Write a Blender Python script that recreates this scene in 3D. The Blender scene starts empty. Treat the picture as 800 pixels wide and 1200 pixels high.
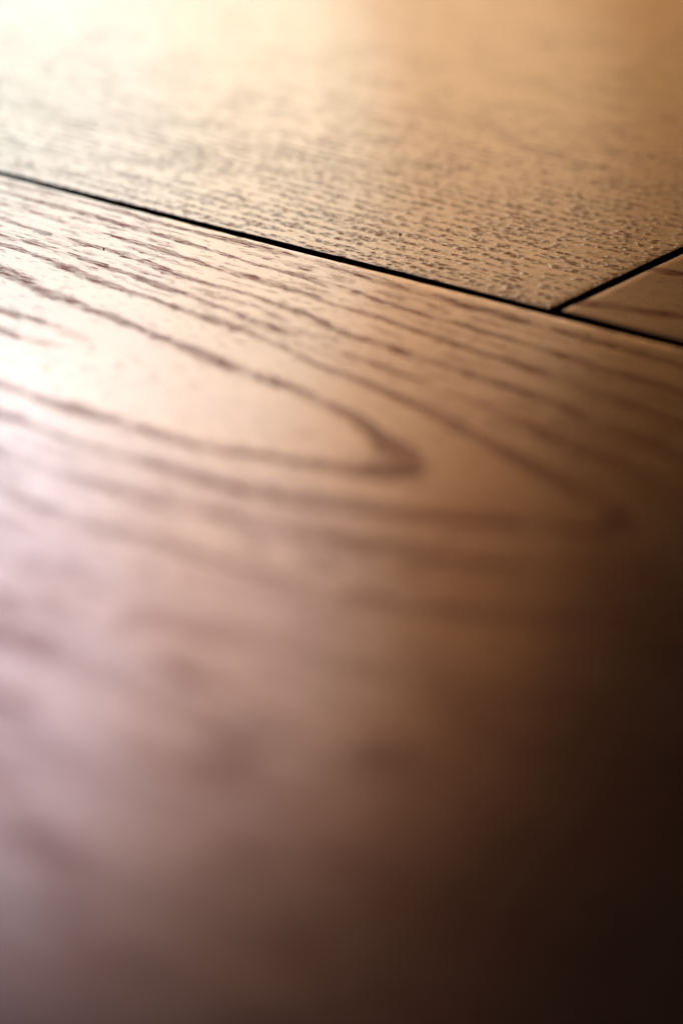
import bpy, math
import numpy as np

# ------------------------------------------------------------------ camera
# metres, real size: macro view over a laminate floor. The T joint of the three
# planks is the origin, planks run along X, the cross joint runs along Y.
H, PITCH, YAW, FPX = 0.0804, math.radians(25.05), math.radians(39.07), 2400.0
TR, TD = 0.30217 * H, 2.82685 * H          # T joint, right of / ahead of the camera foot
cy, sy = math.cos(YAW), math.sin(YAW)
CAM = (-(TR * cy - TD * sy), -(TR * sy + TD * cy), H)

sc = bpy.context.scene
col = sc.collection
cam = bpy.data.cameras.new('camera')
cam.sensor_fit = 'VERTICAL'
cam.sensor_height = 36.0
cam.sensor_width = 24.0
cam.lens = FPX / 1200.0 * 36.0
cam.clip_start, cam.clip_end = 0.01, 50.0
cam.dof.use_dof = True
cam.dof.focus_distance = 0.2600
cam.dof.aperture_fstop = 9.0
co = bpy.data.objects.new('camera', cam)
co.location = CAM
co.rotation_euler = (math.pi / 2 - PITCH, 0, YAW)
col.objects.link(co)
sc.camera = co

# ------------------------------------------------------------------ light
sc.view_settings.view_transform = 'Standard'
sc.view_settings.look = 'None'
sc.view_settings.exposure = 0.0
sc.view_settings.gamma = 1.0
sc.view_settings.use_curve_mapping = False
sc.cycles.use_denoising = True
sc.cycles.max_bounces = 6

world = bpy.data.worlds.new('World')
sc.world = world
world.use_nodes = True
bg = world.node_tree.nodes['Background']
bg.inputs['Color'].default_value = (0.5, 0.42, 0.38, 1)
bg.inputs['Strength'].default_value = 0.001


def area_lamp(name, az, elev, dist, w, h, watts, color, aim=(-0.05, 0.0, 0.0), spread=180):
    """az: degrees clockwise from the camera's heading; a panel facing the floor joint."""
    a = YAW - math.radians(az)
    e = math.radians(elev)
    d = (-math.sin(a) * math.cos(e), math.cos(a) * math.cos(e), math.sin(e))
    L = bpy.data.lights.new(name, 'AREA')
    L.shape, L.size, L.size_y = 'ELLIPSE', w, h
    L.energy, L.color = watts, color
    L.spread = math.radians(spread)
    o = bpy.data.objects.new(name, L)
    o.location = [aim[i] + d[i] * dist for i in range(3)]
    # rotate so -Z looks back at the aim point
    col.objects.link(o)
    o.rotation_euler = (math.pi / 2 - e, 0, a + math.pi)
    o['kind'] = 'helper'
    return o


#LIGHTS
# a bank of soft panels beyond the far left end of the planks: cool daylight on the left, warm lamp light to the right
area_lamp('daylight_panel', -22, 14, 0.4, 0.24, 0.24, 0.076, (0.28, 0.68, 1.00))
area_lamp('daylight_panel', -16, 14, 0.4, 0.28, 0.24, 0.096, (0.35, 0.82, 0.98))
area_lamp('daylight_panel', -27, 34, 0.4, 0.22, 0.20, 0.190, (0.36, 0.55, 1.00))
area_lamp('daylight_panel', -18, 34, 0.4, 0.25, 0.20, 0.138, (0.58, 0.68, 1.00))
area_lamp('daylight_panel', -13, 14, 0.4, 0.24, 0.22, 0.092, (0.90, 1.00, 0.88))
area_lamp('daylight_panel', -5, 14, 0.4, 0.28, 0.22, 0.112, (1.00, 0.84, 0.57))
area_lamp('daylight_panel', -12, 33, 0.4, 0.22, 0.19, 0.056, (0.95, 0.96, 0.60))
area_lamp('daylight_panel', -6, 33, 0.4, 0.24, 0.19, 0.048, (1.00, 0.52, 0.22))
area_lamp('warm_panel', 3, 9, 0.4, 0.30, 0.15, 0.054, (1.00, 0.42, 0.13))
area_lamp('warm_panel', 2, 24, 0.4, 0.26, 0.17, 0.014, (1.00, 0.42, 0.05))
area_lamp('warm_panel', 13, 10, 0.4, 0.26, 0.17, 0.030, (1.00, 0.72, 0.32))
#ENDLIGHTS


# ------------------------------------------------------------------ helpers
def to_floor(px, py):
    """a point of the photograph (800 x 1200) on the floor, in mm along X and Y"""
    x, y = (px - 400) / FPX, -(py - 600) / FPX
    dd = math.cos(PITCH) + y * math.sin(PITCH)
    dz = -math.sin(PITCH) + y * math.cos(PITCH)
    t = -H / dz
    r, d = x * t - TR, dd * t - TD
    return (r * cy - d * sy) * 1000, (r * sy + d * cy) * 1000


def smooth_noise(n, seed, step):
    """1-D value noise of n samples, one knot every `step` samples"""
    rng = np.random.RandomState(seed)
    k = rng.uniform(-1, 1, int(n / step) + 4)
    t = np.arange(n) / step
    i = t.astype(int)
    f = t - i
    f = f * f * (3 - 2 * f)
    return k[i] * (1 - f) + k[i + 1] * f


class Nodes:
    """terse node building"""
    def __init__(self, mat):
        mat.use_nodes = True
        self.nt = mat.node_tree
        self.nt.nodes.clear()

    def add(self, kind, **kw):
        n = self.nt.nodes.new(kind)
        for k, v in kw.items():
            setattr(n, k, v)
        return n

    def put(self, sock, v):
        if isinstance(v, bpy.types.NodeSocket):
            self.nt.links.new(v, sock)
        else:
            sock.default_value = v

    def m(self, op, a, b=0.0, c=0.0, clamp=False):
        n = self.add('ShaderNodeMath', operation=op, use_clamp=clamp)
        for s, v in zip(n.inputs, (a, b, c)):
            self.put(s, v)
        return n.outputs[0]

    def xyz(self, x, y, z=0.0):
        n = self.add('ShaderNodeCombineXYZ')
        for s, v in zip(n.inputs, (x, y, z)):
            self.put(s, v)
        return n.outputs[0]

    def noise(self, vec, scale=1.0, detail=2.0, rough=0.5):
        n = self.add('ShaderNodeTexNoise')
        self.put(n.inputs['Vector'], vec)
        self.put(n.inputs['Scale'], scale)
        self.put(n.inputs['Detail'], detail)
        self.put(n.inputs['Roughness'], rough)
        return n.outputs[0]

    def step(self, v, a, b, lo=0.0, hi=1.0):
        n = self.add('ShaderNodeMapRange', interpolation_type='SMOOTHSTEP')
        for s, x in zip(n.inputs, (v, a, b, lo, hi)):
            self.put(s, x)
        return n.outputs[0]

    def mix(self, f, a, b):
        n = self.add('ShaderNodeMix', data_type='RGBA')
        self.put(n.inputs[0], f)
        self.put(n.inputs[6], a)
        self.put(n.inputs[7], b)
        return n.outputs[2]


def wood(name, seed, base, base2, dark, line_mm, pores, stain_amt, blotch, dots=False, depth=0.12, fleck=0.0, jag=1.6,
         mottle=0.0, minor=0.0, rough=None, metal=None, coat=None):
    """Embossed oak decor. Vertex attributes: 'ring' numbers the growth rings (whole values are
    the porous early wood), 'grad' is rings per mm, 'strength' how marked the ring lines are.
    Pores are short grooves along X; with dots=True they are separate pits with raised rims."""
    mat = bpy.data.materials.new(name)
    N = Nodes(mat)
    tc = N.add('ShaderNodeTexCoord')
    sep = N.add('ShaderNodeSeparateXYZ')
    N.put(sep.inputs[0], tc.outputs['Object'])
    x = N.m('MULTIPLY', sep.outputs[0], 1000.0)      # mm
    y = N.m('MULTIPLY', sep.outputs[1], 1000.0)
    r = N.add('ShaderNodeAttribute', attribute_name='ring').outputs['Fac']
    grad = N.add('ShaderNodeAttribute', attribute_name='grad').outputs['Fac']
    strength = N.add('ShaderNodeAttribute', attribute_name='strength').outputs['Fac']
    s = float(seed)

    def sxy(fx, fy, z):
        return N.xyz(N.m('MULTIPLY', x, fx), N.m('MULTIPLY', y, fy), s + z)
    # distance to the nearest ring line in mm, lines wandering a little
    wob = N.m('MULTIPLY', N.m('SUBTRACT', N.noise(sxy(0.16, 0.35, 0), 1.0, 2.0, 0.6), 0.5), 1.5)
    wob = N.m('ADD', wob, N.m('MULTIPLY', N.m('SUBTRACT', N.noise(sxy(0.55, 2.4, 5), 1.0, 2.0, 0.6), 0.5), jag))
    rr = N.m('ADD', r, N.m('MULTIPLY', wob, grad))
    saw = N.m('DIVIDE', N.m('ABSOLUTE', N.m('SUBTRACT', N.m('FRACT', N.m('ADD', rr, 0.5)), 0.5)), grad)
    vary = N.noise(N.xyz(N.m('MULTIPLY', x, 0.06), N.m('MULTIPLY', r, 1.3), s + 7), 1.0, 2.0)
    width = N.step(vary, 0.32, 0.68, line_mm[0], line_mm[1])
    width = N.m('MULTIPLY', width, N.m('MINIMUM', N.m('MAXIMUM', N.m('DIVIDE', 0.22, grad), 1.0),
                                                    N.m('ADD', N.step(r, 1.35, 1.7, 1.35, 2.5), N.step(r, 2.5, 2.9, 0.0, -1.0))))
    band = N.m('SUBTRACT', 1.0, N.step(N.m('DIVIDE', saw, width), 0.45, 1.25), clamp=True)
    gate = N.step(N.noise(N.xyz(N.m('MULTIPLY', x, 0.11), N.m('MULTIPLY', r, 1.9), s + 3), 1.0, 2.0), 0.30, 0.44)
    gate = N.m('MAXIMUM', gate, N.m('MULTIPLY', N.step(grad, 0.30, 0.16), 0.7))
    gate = N.m('MAXIMUM', gate, N.m('MULTIPLY', N.m('MULTIPLY', N.step(r, 1.45, 1.6), N.step(r, 2.6, 2.4)), 0.85))
    if minor:
        # finer lines half way between wide-set rings
        saw2 = N.m('SUBTRACT', N.m('DIVIDE', 0.5, grad), saw)
        gate2 = N.step(N.noise(N.xyz(N.m('MULTIPLY', x, 0.16), N.m('MULTIPLY', r, 2.3), s + 67), 1.0, 2.0), 0.42, 0.55)
        b2 = N.m('SUBTRACT', 1.0, N.step(N.m('DIVIDE', saw2, N.m('MULTIPLY', width, 0.75)), 0.45, 1.25), clamp=True)
        b2 = N.m('MULTIPLY', N.m('MULTIPLY', b2, gate2), N.m('MULTIPLY', N.step(r, 2.1, 2.6), N.step(grad, 0.42, 0.26)))
        band = N.m('MAXIMUM', N.m('MULTIPLY', band, gate), N.m('MULTIPLY', b2, minor))
    else:
        band = N.m('MULTIPLY', band, gate)
    band = N.m('MULTIPLY', band, strength)
    blot = N.noise(sxy(0.016, 0.055, 17), 1.0, 3.0, 0.6)
    fine = N.noise(sxy(0.25, 2.2, 19), 1.0, 2.0, 0.6)
    hgt = N.m('MULTIPLY', N.noise(N.xyz(x, y, s + 23), 2.6, 2.0, 0.65), 0.028)
    hgt = N.m('ADD', hgt, N.m('MULTIPLY', N.noise(sxy(0.05, 0.12, 29), 1.0, 1.0), 0.12))
    if dots:
        patch = N.noise(sxy(0.07, 0.16, 37), 1.0, 2.0, 0.6)
        wx = N.m('ADD', N.m('MULTIPLY', x, 1 / 1.55), N.m('MULTIPLY', N.noise(sxy(0.5, 0.9, 43), 1.0, 1.0), 0.7))
        wy = N.m('ADD', N.m('MULTIPLY', y, 1 / 0.74), N.m('MULTIPLY', N.noise(sxy(0.2, 0.7, 47), 1.0, 1.0), 0.6))
        v = N.add('ShaderNodeTexVoronoi', voronoi_dimensions='2D')
        N.put(v.inputs['Vector'], N.xyz(wx, wy))
        N.put(v.inputs['Scale'], 1.0)
        N.put(v.inputs['Randomness'], 1.0)
        d = v.outputs['Distance']
        cs = N.add('ShaderNodeSeparateColor')
        N.put(cs.inputs[0], v.outputs['Color'])
        ragged = N.m('MULTIPLY', N.m('SUBTRACT', N.noise(sxy(2.6, 6.0, 53), 1.0, 2.0), 0.5), 0.24)
        d = N.m('ADD', d, ragged)
        keep = N.m('ADD', cs.outputs[0], N.m('MULTIPLY', N.m('SUBTRACT', patch, 0.5), 2.2))
        keep = N.m('ADD', keep, N.m('MULTIPLY', N.m('SUBTRACT', band, 0.45), 0.95))
        keep = N.m('SUBTRACT', keep, N.step(y, 20.0, 90.0, 0.0, 0.50))
        keep = N.m('SUBTRACT', keep, N.step(x, -35.0, -105.0, 0.0, 0.18))
        size = N.m('MULTIPLY', N.step(keep, 0.26, 0.72), N.m('ADD', 0.16, N.m('MULTIPLY', cs.outputs[1], 0.22)))
        q = N.m('DIVIDE', d, N.m('ADD', size, 0.02))
        pore = N.m('MULTIPLY', N.m('SUBTRACT', 1.0, N.step(q, 0.55, 1.15)), N.step(size, 0.05, 0.16))
        rim = N.m('MULTIPLY', N.m('MULTIPLY', N.step(q, 0.9, 1.3), N.m('SUBTRACT', 1.0, N.step(q, 1.3, 2.4))),
                  N.step(size, 0.03, 0.16))
        hgt = N.m('ADD', hgt, N.m('MULTIPLY', rim, 0.17))
        hgt = N.m('ADD', hgt, N.m('MULTIPLY', N.noise(sxy(0.8, 1.2, 31), 1.0, 2.0, 0.55), 0.08))
        stain = N.m('MULTIPLY', band, stain_amt)
    else:
        pn = N.noise(sxy(1 / pores[0], 1 / pores[1], 11), 1.0, 2.0, 0.55)
        pn2 = N.noise(sxy(2.4 / pores[0], 1.9 / pores[1], 13), 1.0, 1.0, 0.5)
        pn = N.m('ADD', N.m('MULTIPLY', pn, 0.75), N.m('MULTIPLY', pn2, 0.25))
        level = N.m('SUBTRACT', pores[2] + 0.26, N.m('MULTIPLY', band, 0.26))
        pore = N.step(N.m('SUBTRACT', pn, level), -0.015, 0.03)
        if fleck:
            fl = N.noise(sxy(0.35, 2.4, 57), 1.0, 2.0, 0.55)
            pore = N.m('MAXIMUM', pore, N.m('MULTIPLY', N.step(fl, 0.63, 0.70), fleck))
        stain = N.m('MULTIPLY', band, stain_amt)
        hgt = N.m('ADD', hgt, N.m('MULTIPLY', stain, -0.05))
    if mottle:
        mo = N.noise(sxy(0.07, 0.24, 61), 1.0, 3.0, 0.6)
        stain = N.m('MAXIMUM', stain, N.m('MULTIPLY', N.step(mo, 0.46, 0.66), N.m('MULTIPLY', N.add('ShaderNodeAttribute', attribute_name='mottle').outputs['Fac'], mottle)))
    hgt = N.m('ADD', hgt, N.m('MULTIPLY', pore, -depth))
    c = N.mix(N.step(blot, 0.5 - blotch, 0.5 + blotch), base2, base)
    c = N.mix(N.m('MULTIPLY', N.step(fine, 0.38, 0.68), 0.42), c, base2)
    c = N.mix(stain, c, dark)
    c = N.mix(N.m('MULTIPLY', pore, 0.72 if dots else 0.85), c, dark)
    bump = N.add('ShaderNodeBump')
    N.put(bump.inputs['Height'], hgt)
    N.put(bump.inputs['Strength'], 1.0)
    N.put(bump.inputs['Distance'], 0.001)
    p = N.add('ShaderNodeBsdfPrincipled')
    N.put(p.inputs['Base Color'], c)
    N.put(p.inputs['Normal'], bump.outputs[0])
    N.put(p.inputs['Specular Tint'], N.mix(N.m('MAXIMUM', pore, N.m('MULTIPLY', stain, 0.8)), (1, 1, 1, 1), (0.58, 0.27, 0.17, 1) if dots else (0.42, 0.17, 0.12, 1)))
    gloss = N.m('SUBTRACT', 1.0, N.m('MAXIMUM', N.m('MULTIPLY', pore, 0.95), N.m('MULTIPLY', stain, 0.95)), clamp=True)
    N.put(p.inputs['Roughness'], N.m('SUBTRACT', (rough or ROUGH) + 0.14, N.m('MULTIPLY', gloss, 0.14)))
    p.inputs['Metallic'].default_value = METAL if metal is None else metal
    N.put(p.inputs['Specular IOR Level'], N.m('MULTIPLY', gloss, 0.5))
    N.put(p.inputs['Coat Weight'], N.m('MULTIPLY', gloss, COAT if coat is None else coat))
    p.inputs['Coat Roughness'].default_value = rough or COATR
    out = N.add('ShaderNodeOutputMaterial')
    N.nt.links.new(p.outputs[0], out.inputs[0])
    return mat


ROUGH, METAL, COAT, COATR = 0.17, 0.60, 0.70, 0.17
BASE, BASE2, DARK = (0.46, 0.240, 0.118, 1), (0.34, 0.158, 0.074, 1), (0.165, 0.052, 0.034, 1)
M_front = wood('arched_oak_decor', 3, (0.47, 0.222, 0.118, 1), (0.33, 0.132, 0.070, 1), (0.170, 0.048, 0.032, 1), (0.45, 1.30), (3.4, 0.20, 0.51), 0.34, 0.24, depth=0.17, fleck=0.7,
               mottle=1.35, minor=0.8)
M_back = wood('dotted_oak_decor', 41, BASE, (0.38, 0.19, 0.08, 1), (0.24, 0.085, 0.048, 1), (0.5, 1.2), None, 0.08, 0.25,
              dots=True, depth=0.16, rough=0.27)
M_side = wood('plain_oak_decor', 77, (0.30, 0.140, 0.060, 1), (0.22, 0.095, 0.040, 1), DARK, (0.5, 0.9), (3.0, 0.30, 0.54),
              0.50, 0.20, depth=0.08, fleck=0.5, rough=0.27, metal=0.7, coat=0.05)

M_core = bpy.data.materials.new('dark_fibreboard')
N = Nodes(M_core)
tc = N.add('ShaderNodeTexCoord')
p = N.add('ShaderNodeBsdfPrincipled')
nz = N.noise(tc.outputs['Object'], 3000.0, 3.0)
N.put(p.inputs['Base Color'], N.mix(nz, (0.016, 0.010, 0.007, 1), (0.045, 0.028, 0.018, 1)))
p.inputs['Roughness'].default_value = 0.9
p.inputs['Specular IOR Level'].default_value = 0.1
N.nt.links.new(p.outputs[0], N.add('ShaderNodeOutputMaterial').inputs[0])

M_under = bpy.data.materials.new('black_underlay')
N = Nodes(M_under)
tc = N.add('ShaderNodeTexCoord')
p = N.add('ShaderNodeBsdfPrincipled')
nz = N.noise(tc.outputs['Object'], 400.0, 3.0)
N.put(p.inputs['Base Color'], N.mix(nz, (0.012, 0.012, 0.012, 1), (0.03, 0.03, 0.03, 1)))
p.inputs['Roughness'].default_value = 0.95
N.nt.links.new(p.outputs[0], N.add('ShaderNodeOutputMaterial').inputs[0])


# ------------------------------------------------------------------ growth rings, traced over the front plank
LINES = {
    0: [(0, 364), (45, 378), (75, 392), (96, 408), (87, 406), (40, 397), (0, 384)],
    1: [(0, 315), (62, 345), (118, 367), (140, 375), (200, 400), (270, 430), (340, 455), (400, 481), (448, 510),
        (474, 540), (468, 556), (400, 550), (300, 533), (225, 520), (150, 497), (75, 475), (0, 450)],
    2: [(12, 290), (57, 304), (105, 325), (162, 345), (200, 357), (280, 385), (325, 405), (400, 437), (480, 470),
        (560, 515), (630, 552), (685, 580), (718, 598), (732, 612), (722, 622), (680, 622), (620, 617), (560, 610), (480, 600), (400, 592), (300, 577),
        (200, 551), (100, 522), (0, 485)],
    3: [(0, 272), (27, 281), (75, 295), (100, 304), (150, 320), (200, 340), (262, 362), (307, 380), (400, 412),
        (480, 442), (560, 475), (640, 510), (720, 545), (800, 590), (800, 682), (600, 663), (450, 645), (300, 615),
        (150, 578), (90, 560), (0, 530)],
    4: [(0, 256), (82, 281), (170, 305), (200, 320), (275, 340), (345, 362), (395, 385), (500, 425), (600, 455),
        (700, 495), (800, 540), (800, 735), (650, 730), (500, 715), (330, 680), (190, 637), (60, 600), (0, 575)],
    5: [(0, 240), (100, 267), (200, 296), (285, 323), (385, 352), (500, 392), (600, 425), (700, 460), (800, 500),
        (800, 840), (400, 780), (200, 715), (0, 650)],
    6: [(0, 225), (100, 250), (200, 279), (280, 304), (337, 320), (450, 355), (550, 385), (650, 415), (800, 462),
        (800, 960), (400, 890), (200, 825), (0, 740)],
    7: [(0, 212), (100, 237), (200, 265), (350, 300), (500, 345), (640, 385), (800, 430), (800, 1110), (400, 1030),
        (200, 945), (0, 850)],
    8: [(0, 975), (200, 1085), (400, 1180)],
}
P, V = [], []
for k, pts in LINES.items():
    for q in pts:
        P.append(to_floor(*q))
        V.append(k)
for q in ((0, 374), (45, 388), (70, 396)):
    P.append(to_floor(*q))
    V.append(-0.45)
P, V = np.array(P), np.array(V, float)
SX, SY = 60.0, 20.0                       # rings run along X: stretch the metric


def tps(a, b):
    d2 = ((a[:, None, 0] - b[None, :, 0]) / SX) ** 2 + ((a[:, None, 1] - b[None, :, 1]) / SY) ** 2
    return np.where(d2 > 1e-12, 0.5 * d2 * np.log(d2 + 1e-12), 0.0)


n = len(P)
A = np.zeros((n + 3, n + 3))
A[:n, :n] = tps(P, P) + 0.004 * np.eye(n)
A[:n, n], A[:n, n + 1], A[:n, n + 2] = 1, P[:, 0] / SX, P[:, 1] / SY
A[n:, :n] = A[:n, n:].T
W = np.linalg.solve(A, np.concatenate([V, np.zeros(3)]))


def ring_front(x, y):
    q = np.stack([x, y], 1)
    o = np.empty(len(q))
    for i in range(0, len(q), 20000):
        b = q[i:i + 20000]
        o[i:i + 20000] = tps(b, P) @ W[:n] + W[n] + W[n + 1] * b[:, 0] / SX + W[n + 2] * b[:, 1] / SY
    return o


def ring_back(x, y):
    return (y + 0.02 * x) / 2.5 + 0.5 * np.sin(x / 47.0 + y / 30) + 1.3 * np.sin(x / 160.0 + 1.0)


SA, SB = to_floor(669, 353), to_floor(800, 371)          # the dark streak across the corner plank
SN = np.array([-(SB[1] - SA[1]), SB[0] - SA[0]])
SN = SN / np.hypot(*SN)
SP = to_floor(800, 320)
SD = abs((SP[0] - SA[0]) * SN[0] + (SP[1] - SA[1]) * SN[1])   # to the next streak


def ring_side(x, y):
    d = (x - SA[0]) * SN[0] + (y - SA[1]) * SN[1]
    return (d + 0.4 * np.sin(x / 5.0)) / SD


# ------------------------------------------------------------------ planks
HOOK = to_floor(62, 392)[0]               # the innermost loop stays open right of here
GAP, TOP, THICK = 1.68, 0.6, 8.0           # joint width, decor layer, whole board (mm)


def axis(a, b, f0, f1, fine):
    """plank coordinates from a to b: rounded edges, `fine` mm steps between f0 and f1, coarser beyond"""
    R = 0.13
    edge = [0, 0.012, 0.035, 0.08, R]
    inner = [a + R]
    f0, f1 = max(f0, a + 1.5), min(f1, b - 1.5)
    left, st, v = [], fine, f0
    while v > a + R + 1.0:
        left.append(v)
        st *= 1.35
        v -= st
    right, st, v = [], fine, f1
    while v < b - R - 1.0:
        right.append(v)
        st *= 1.35
        v += st
    mid = list(np.linspace(f0, f1, int((f1 - f0) / fine) + 1))[1:-1]
    return np.array([a + e for e in edge] + left[::-1] + mid + right + [b - e for e in edge[::-1]])


def drop(v, a, b):
    R = 0.13
    t = np.clip(R - np.minimum(v - a, b - v), 0, R)
    return R - np.sqrt(R * R - t * t)


def plank(name, x0, x1, y0, y1, fx, fy, fine, ring, mat, label, seed, parent):
    xs, ys = axis(x0, x1, *fx, fine), axis(y0, y1, *fy, fine)
    nx, ny = len(xs), len(ys)
    X, Y = np.meshgrid(xs, ys, indexing='ij')
    Z = -np.maximum(drop(X, x0, x1), drop(Y, y0, y1))
    # sawn edges are not perfectly straight
    jx = 0.07 * smooth_noise(nx, seed, 2) + 0.05 * smooth_noise(nx, seed + 1, 14)
    jy = 0.07 * smooth_noise(ny, seed + 2, 2) + 0.05 * smooth_noise(ny, seed + 3, 14)
    wy = np.clip(1 - np.minimum(Y - y0, y1 - Y) / 2.0, 0, 1)
    wx = np.clip(1 - np.minimum(X - x0, x1 - X) / 2.0, 0, 1)
    Yj, Xj = Y + wy * jx[:, None], X + wx * jy[None, :]
    verts = np.stack([Xj.ravel(), Yj.ravel(), Z.ravel()], 1)
    idx = np.arange(nx * ny).reshape(nx, ny)
    f = np.stack([idx[:-1, :-1], idx[1:, :-1], idx[1:, 1:], idx[:-1, 1:]], -1).reshape(-1, 4)
    rim = np.concatenate([idx[:-1, 0], idx[-1, :-1], idx[:0:-1, -1], idx[0, :0:-1]])
    low = verts[rim].copy()
    low[:, 2] = -TOP
    base = len(verts)
    verts = np.concatenate([verts, low])
    m = len(rim)
    k = np.arange(m)
    f = np.concatenate([f, np.stack([rim[k], base + k, base + (k + 1) % m, rim[(k + 1) % m]], -1)])
    faces = [tuple(q) for q in f.tolist()] + [tuple(range(base + m - 1, base - 1, -1))]
    me = bpy.data.meshes.new(name)
    me.from_pydata((verts * 0.001).tolist(), [], faces)
    vx, vy = verts[:, 0], verts[:, 1]
    rv = ring(vx, vy)
    gr = np.hypot((ring(vx + 0.5, vy) - ring(vx - 0.5, vy)), (ring(vx, vy + 0.5) - ring(vx, vy - 0.5)))
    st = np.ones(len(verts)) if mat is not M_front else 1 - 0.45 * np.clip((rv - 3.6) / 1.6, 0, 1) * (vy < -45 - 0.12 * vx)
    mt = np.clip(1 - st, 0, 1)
    if mat is M_front:
        tip = np.clip((vx - HOOK) / 6.0, 0, 1) * np.clip((0.55 - rv) / 0.1, 0, 1)
        st = st * (1 - tip)
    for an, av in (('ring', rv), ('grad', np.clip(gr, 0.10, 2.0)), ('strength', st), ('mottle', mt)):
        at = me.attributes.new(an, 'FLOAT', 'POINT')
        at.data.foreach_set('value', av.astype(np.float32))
    me.shade_smooth()
    me.materials.append(mat)
    me.materials.append(M_core)
    mi = np.zeros(len(faces), np.int32)
    mi[-(m + 1):] = 1                      # sawn sides
    ci, cj = np.meshgrid(np.arange(nx - 1), np.arange(ny - 1), indexing='ij')
    mi[:-(m + 1)] = ((ci < 4) | (ci > nx - 6) | (cj < 4) | (cj > ny - 6)).ravel()   # dark sealed arris
    me.polygons.foreach_set('material_index', mi)
    o = bpy.data.objects.new(name, me)
    col.objects.link(o)
    o.parent = parent
    o['label'] = label
    # fibreboard core below the decor layer, a hair proud of it inside the joint
    e, z0, z1 = 0.10, -TOP - 0.002, -THICK
    c = [(x0 + e, y0 + e), (x1 - e, y0 + e), (x1 - e, y1 - e), (x0 + e, y1 - e)]
    cv = [(a * .001, b * .001, z1 * .001) for a, b in c] + [(a * .001, b * .001, z0 * .001) for a, b in c]
    cm = bpy.data.meshes.new('core')
    cm.from_pydata(cv, [], [(3, 2, 1, 0), (4, 5, 6, 7), (0, 1, 5, 4), (1, 2, 6, 5), (2, 3, 7, 6), (3, 0, 4, 7)])
    cm.materials.append(M_core)
    cobj = bpy.data.objects.new('core', cm)
    col.objects.link(cobj)
    cobj.parent = o
    return o


um = bpy.data.meshes.new('floor')
ux0, ux1, uy0, uy1, uz0, uz1 = -0.905, 0.605, -0.335, 0.335, -0.014, -0.00805
um.from_pydata([(ux0, uy0, uz0), (ux1, uy0, uz0), (ux1, uy1, uz0), (ux0, uy1, uz0),
                (ux0, uy0, uz1), (ux1, uy0, uz1), (ux1, uy1, uz1), (ux0, uy1, uz1)], [],
               [(3, 2, 1, 0), (4, 5, 6, 7), (0, 1, 5, 4), (1, 2, 6, 5), (2, 3, 7, 6), (3, 0, 4, 7)])
um.materials.append(M_under)
under = bpy.data.objects.new('floor', um)
under['kind'] = 'structure'
under['label'] = 'black underlay beneath the planks'
col.objects.link(under)

floor = bpy.data.objects.new('laminate_flooring', None)
floor['kind'] = 'thing'
floor['label'] = 'warm brown embossed oak flooring with three planks meeting at a dark T joint'
floor['category'] = 'flooring'
floor.location = (0, 0, 0)
col.objects.link(floor)

g = GAP / 2
plank('plank', -900, 600, -330, -g, (-330, 80), (-190, -g), 1.0, ring_front, M_front,
      'front plank with arched cathedral grain and long broken pore lines', 5, floor)
h = 0.70                                   # the cross joint is a little tighter
plank('plank', -900, -h, g, 330, (-330, -h), (g, 200), 1.0, ring_back, M_back,
      'back plank pitted with short dark dotted pores', 25, floor)
plank('plank', h, 600, g + 0.45, 330, (h, 80), (g + 0.45, 80), 1.0, ring_side, M_side,
      'smooth plank in the corner right of the cross joint', 45, floor)

# ------------------------------------------------------------------ two grains of grit
def grit(px, py, size, seed, label):
    fx, fy = to_floor(px, py)
    rng = np.random.RandomState(seed)
    t = (1 + 5 ** 0.5) / 2
    v = np.array([(-1, t, 0), (1, t, 0), (-1, -t, 0), (1, -t, 0), (0, -1, t), (0, 1, t), (0, -1, -t), (0, 1, -t),
                  (t, 0, -1), (t, 0, 1), (-t, 0, -1), (-t, 0, 1)], float)
    v = v / np.linalg.norm(v[0]) * (1 + rng.uniform(-0.25, 0.25, (12, 1))) * np.array([1.2, 0.9, 0.7]) * size * 0.0005
    f = [(0, 11, 5), (0, 5, 1), (0, 1, 7), (0, 7, 10), (0, 10, 11), (1, 5, 9), (5, 11, 4), (11, 10, 2), (10, 7, 6),
         (7, 1, 8), (3, 9, 4), (3, 4, 2), (3, 2, 6), (3, 6, 8), (3, 8, 9), (4, 9, 5), (2, 4, 11), (6, 2, 10), (8, 6, 7),
         (9, 8, 1)]
    me = bpy.data.meshes.new('grit_speck')
    me.from_pydata(v.tolist(), [], f)
    me.materials.append(M_under)
    o = bpy.data.objects.new('grit_speck', me)
    o.location = (fx * 0.001, fy * 0.001, -float(v[:, 2].min()) - 0.00003)
    o['label'], o['category'], o['group'] = label, 'speck', 'specks of grit on the planks'
    col.objects.link(o)


grit(468, 275, 0.42, 1, 'tiny black speck of grit on the pitted back plank')
grit(122, 292, 0.30, 2, 'tiny black speck of grit on a pore line of the front plank')
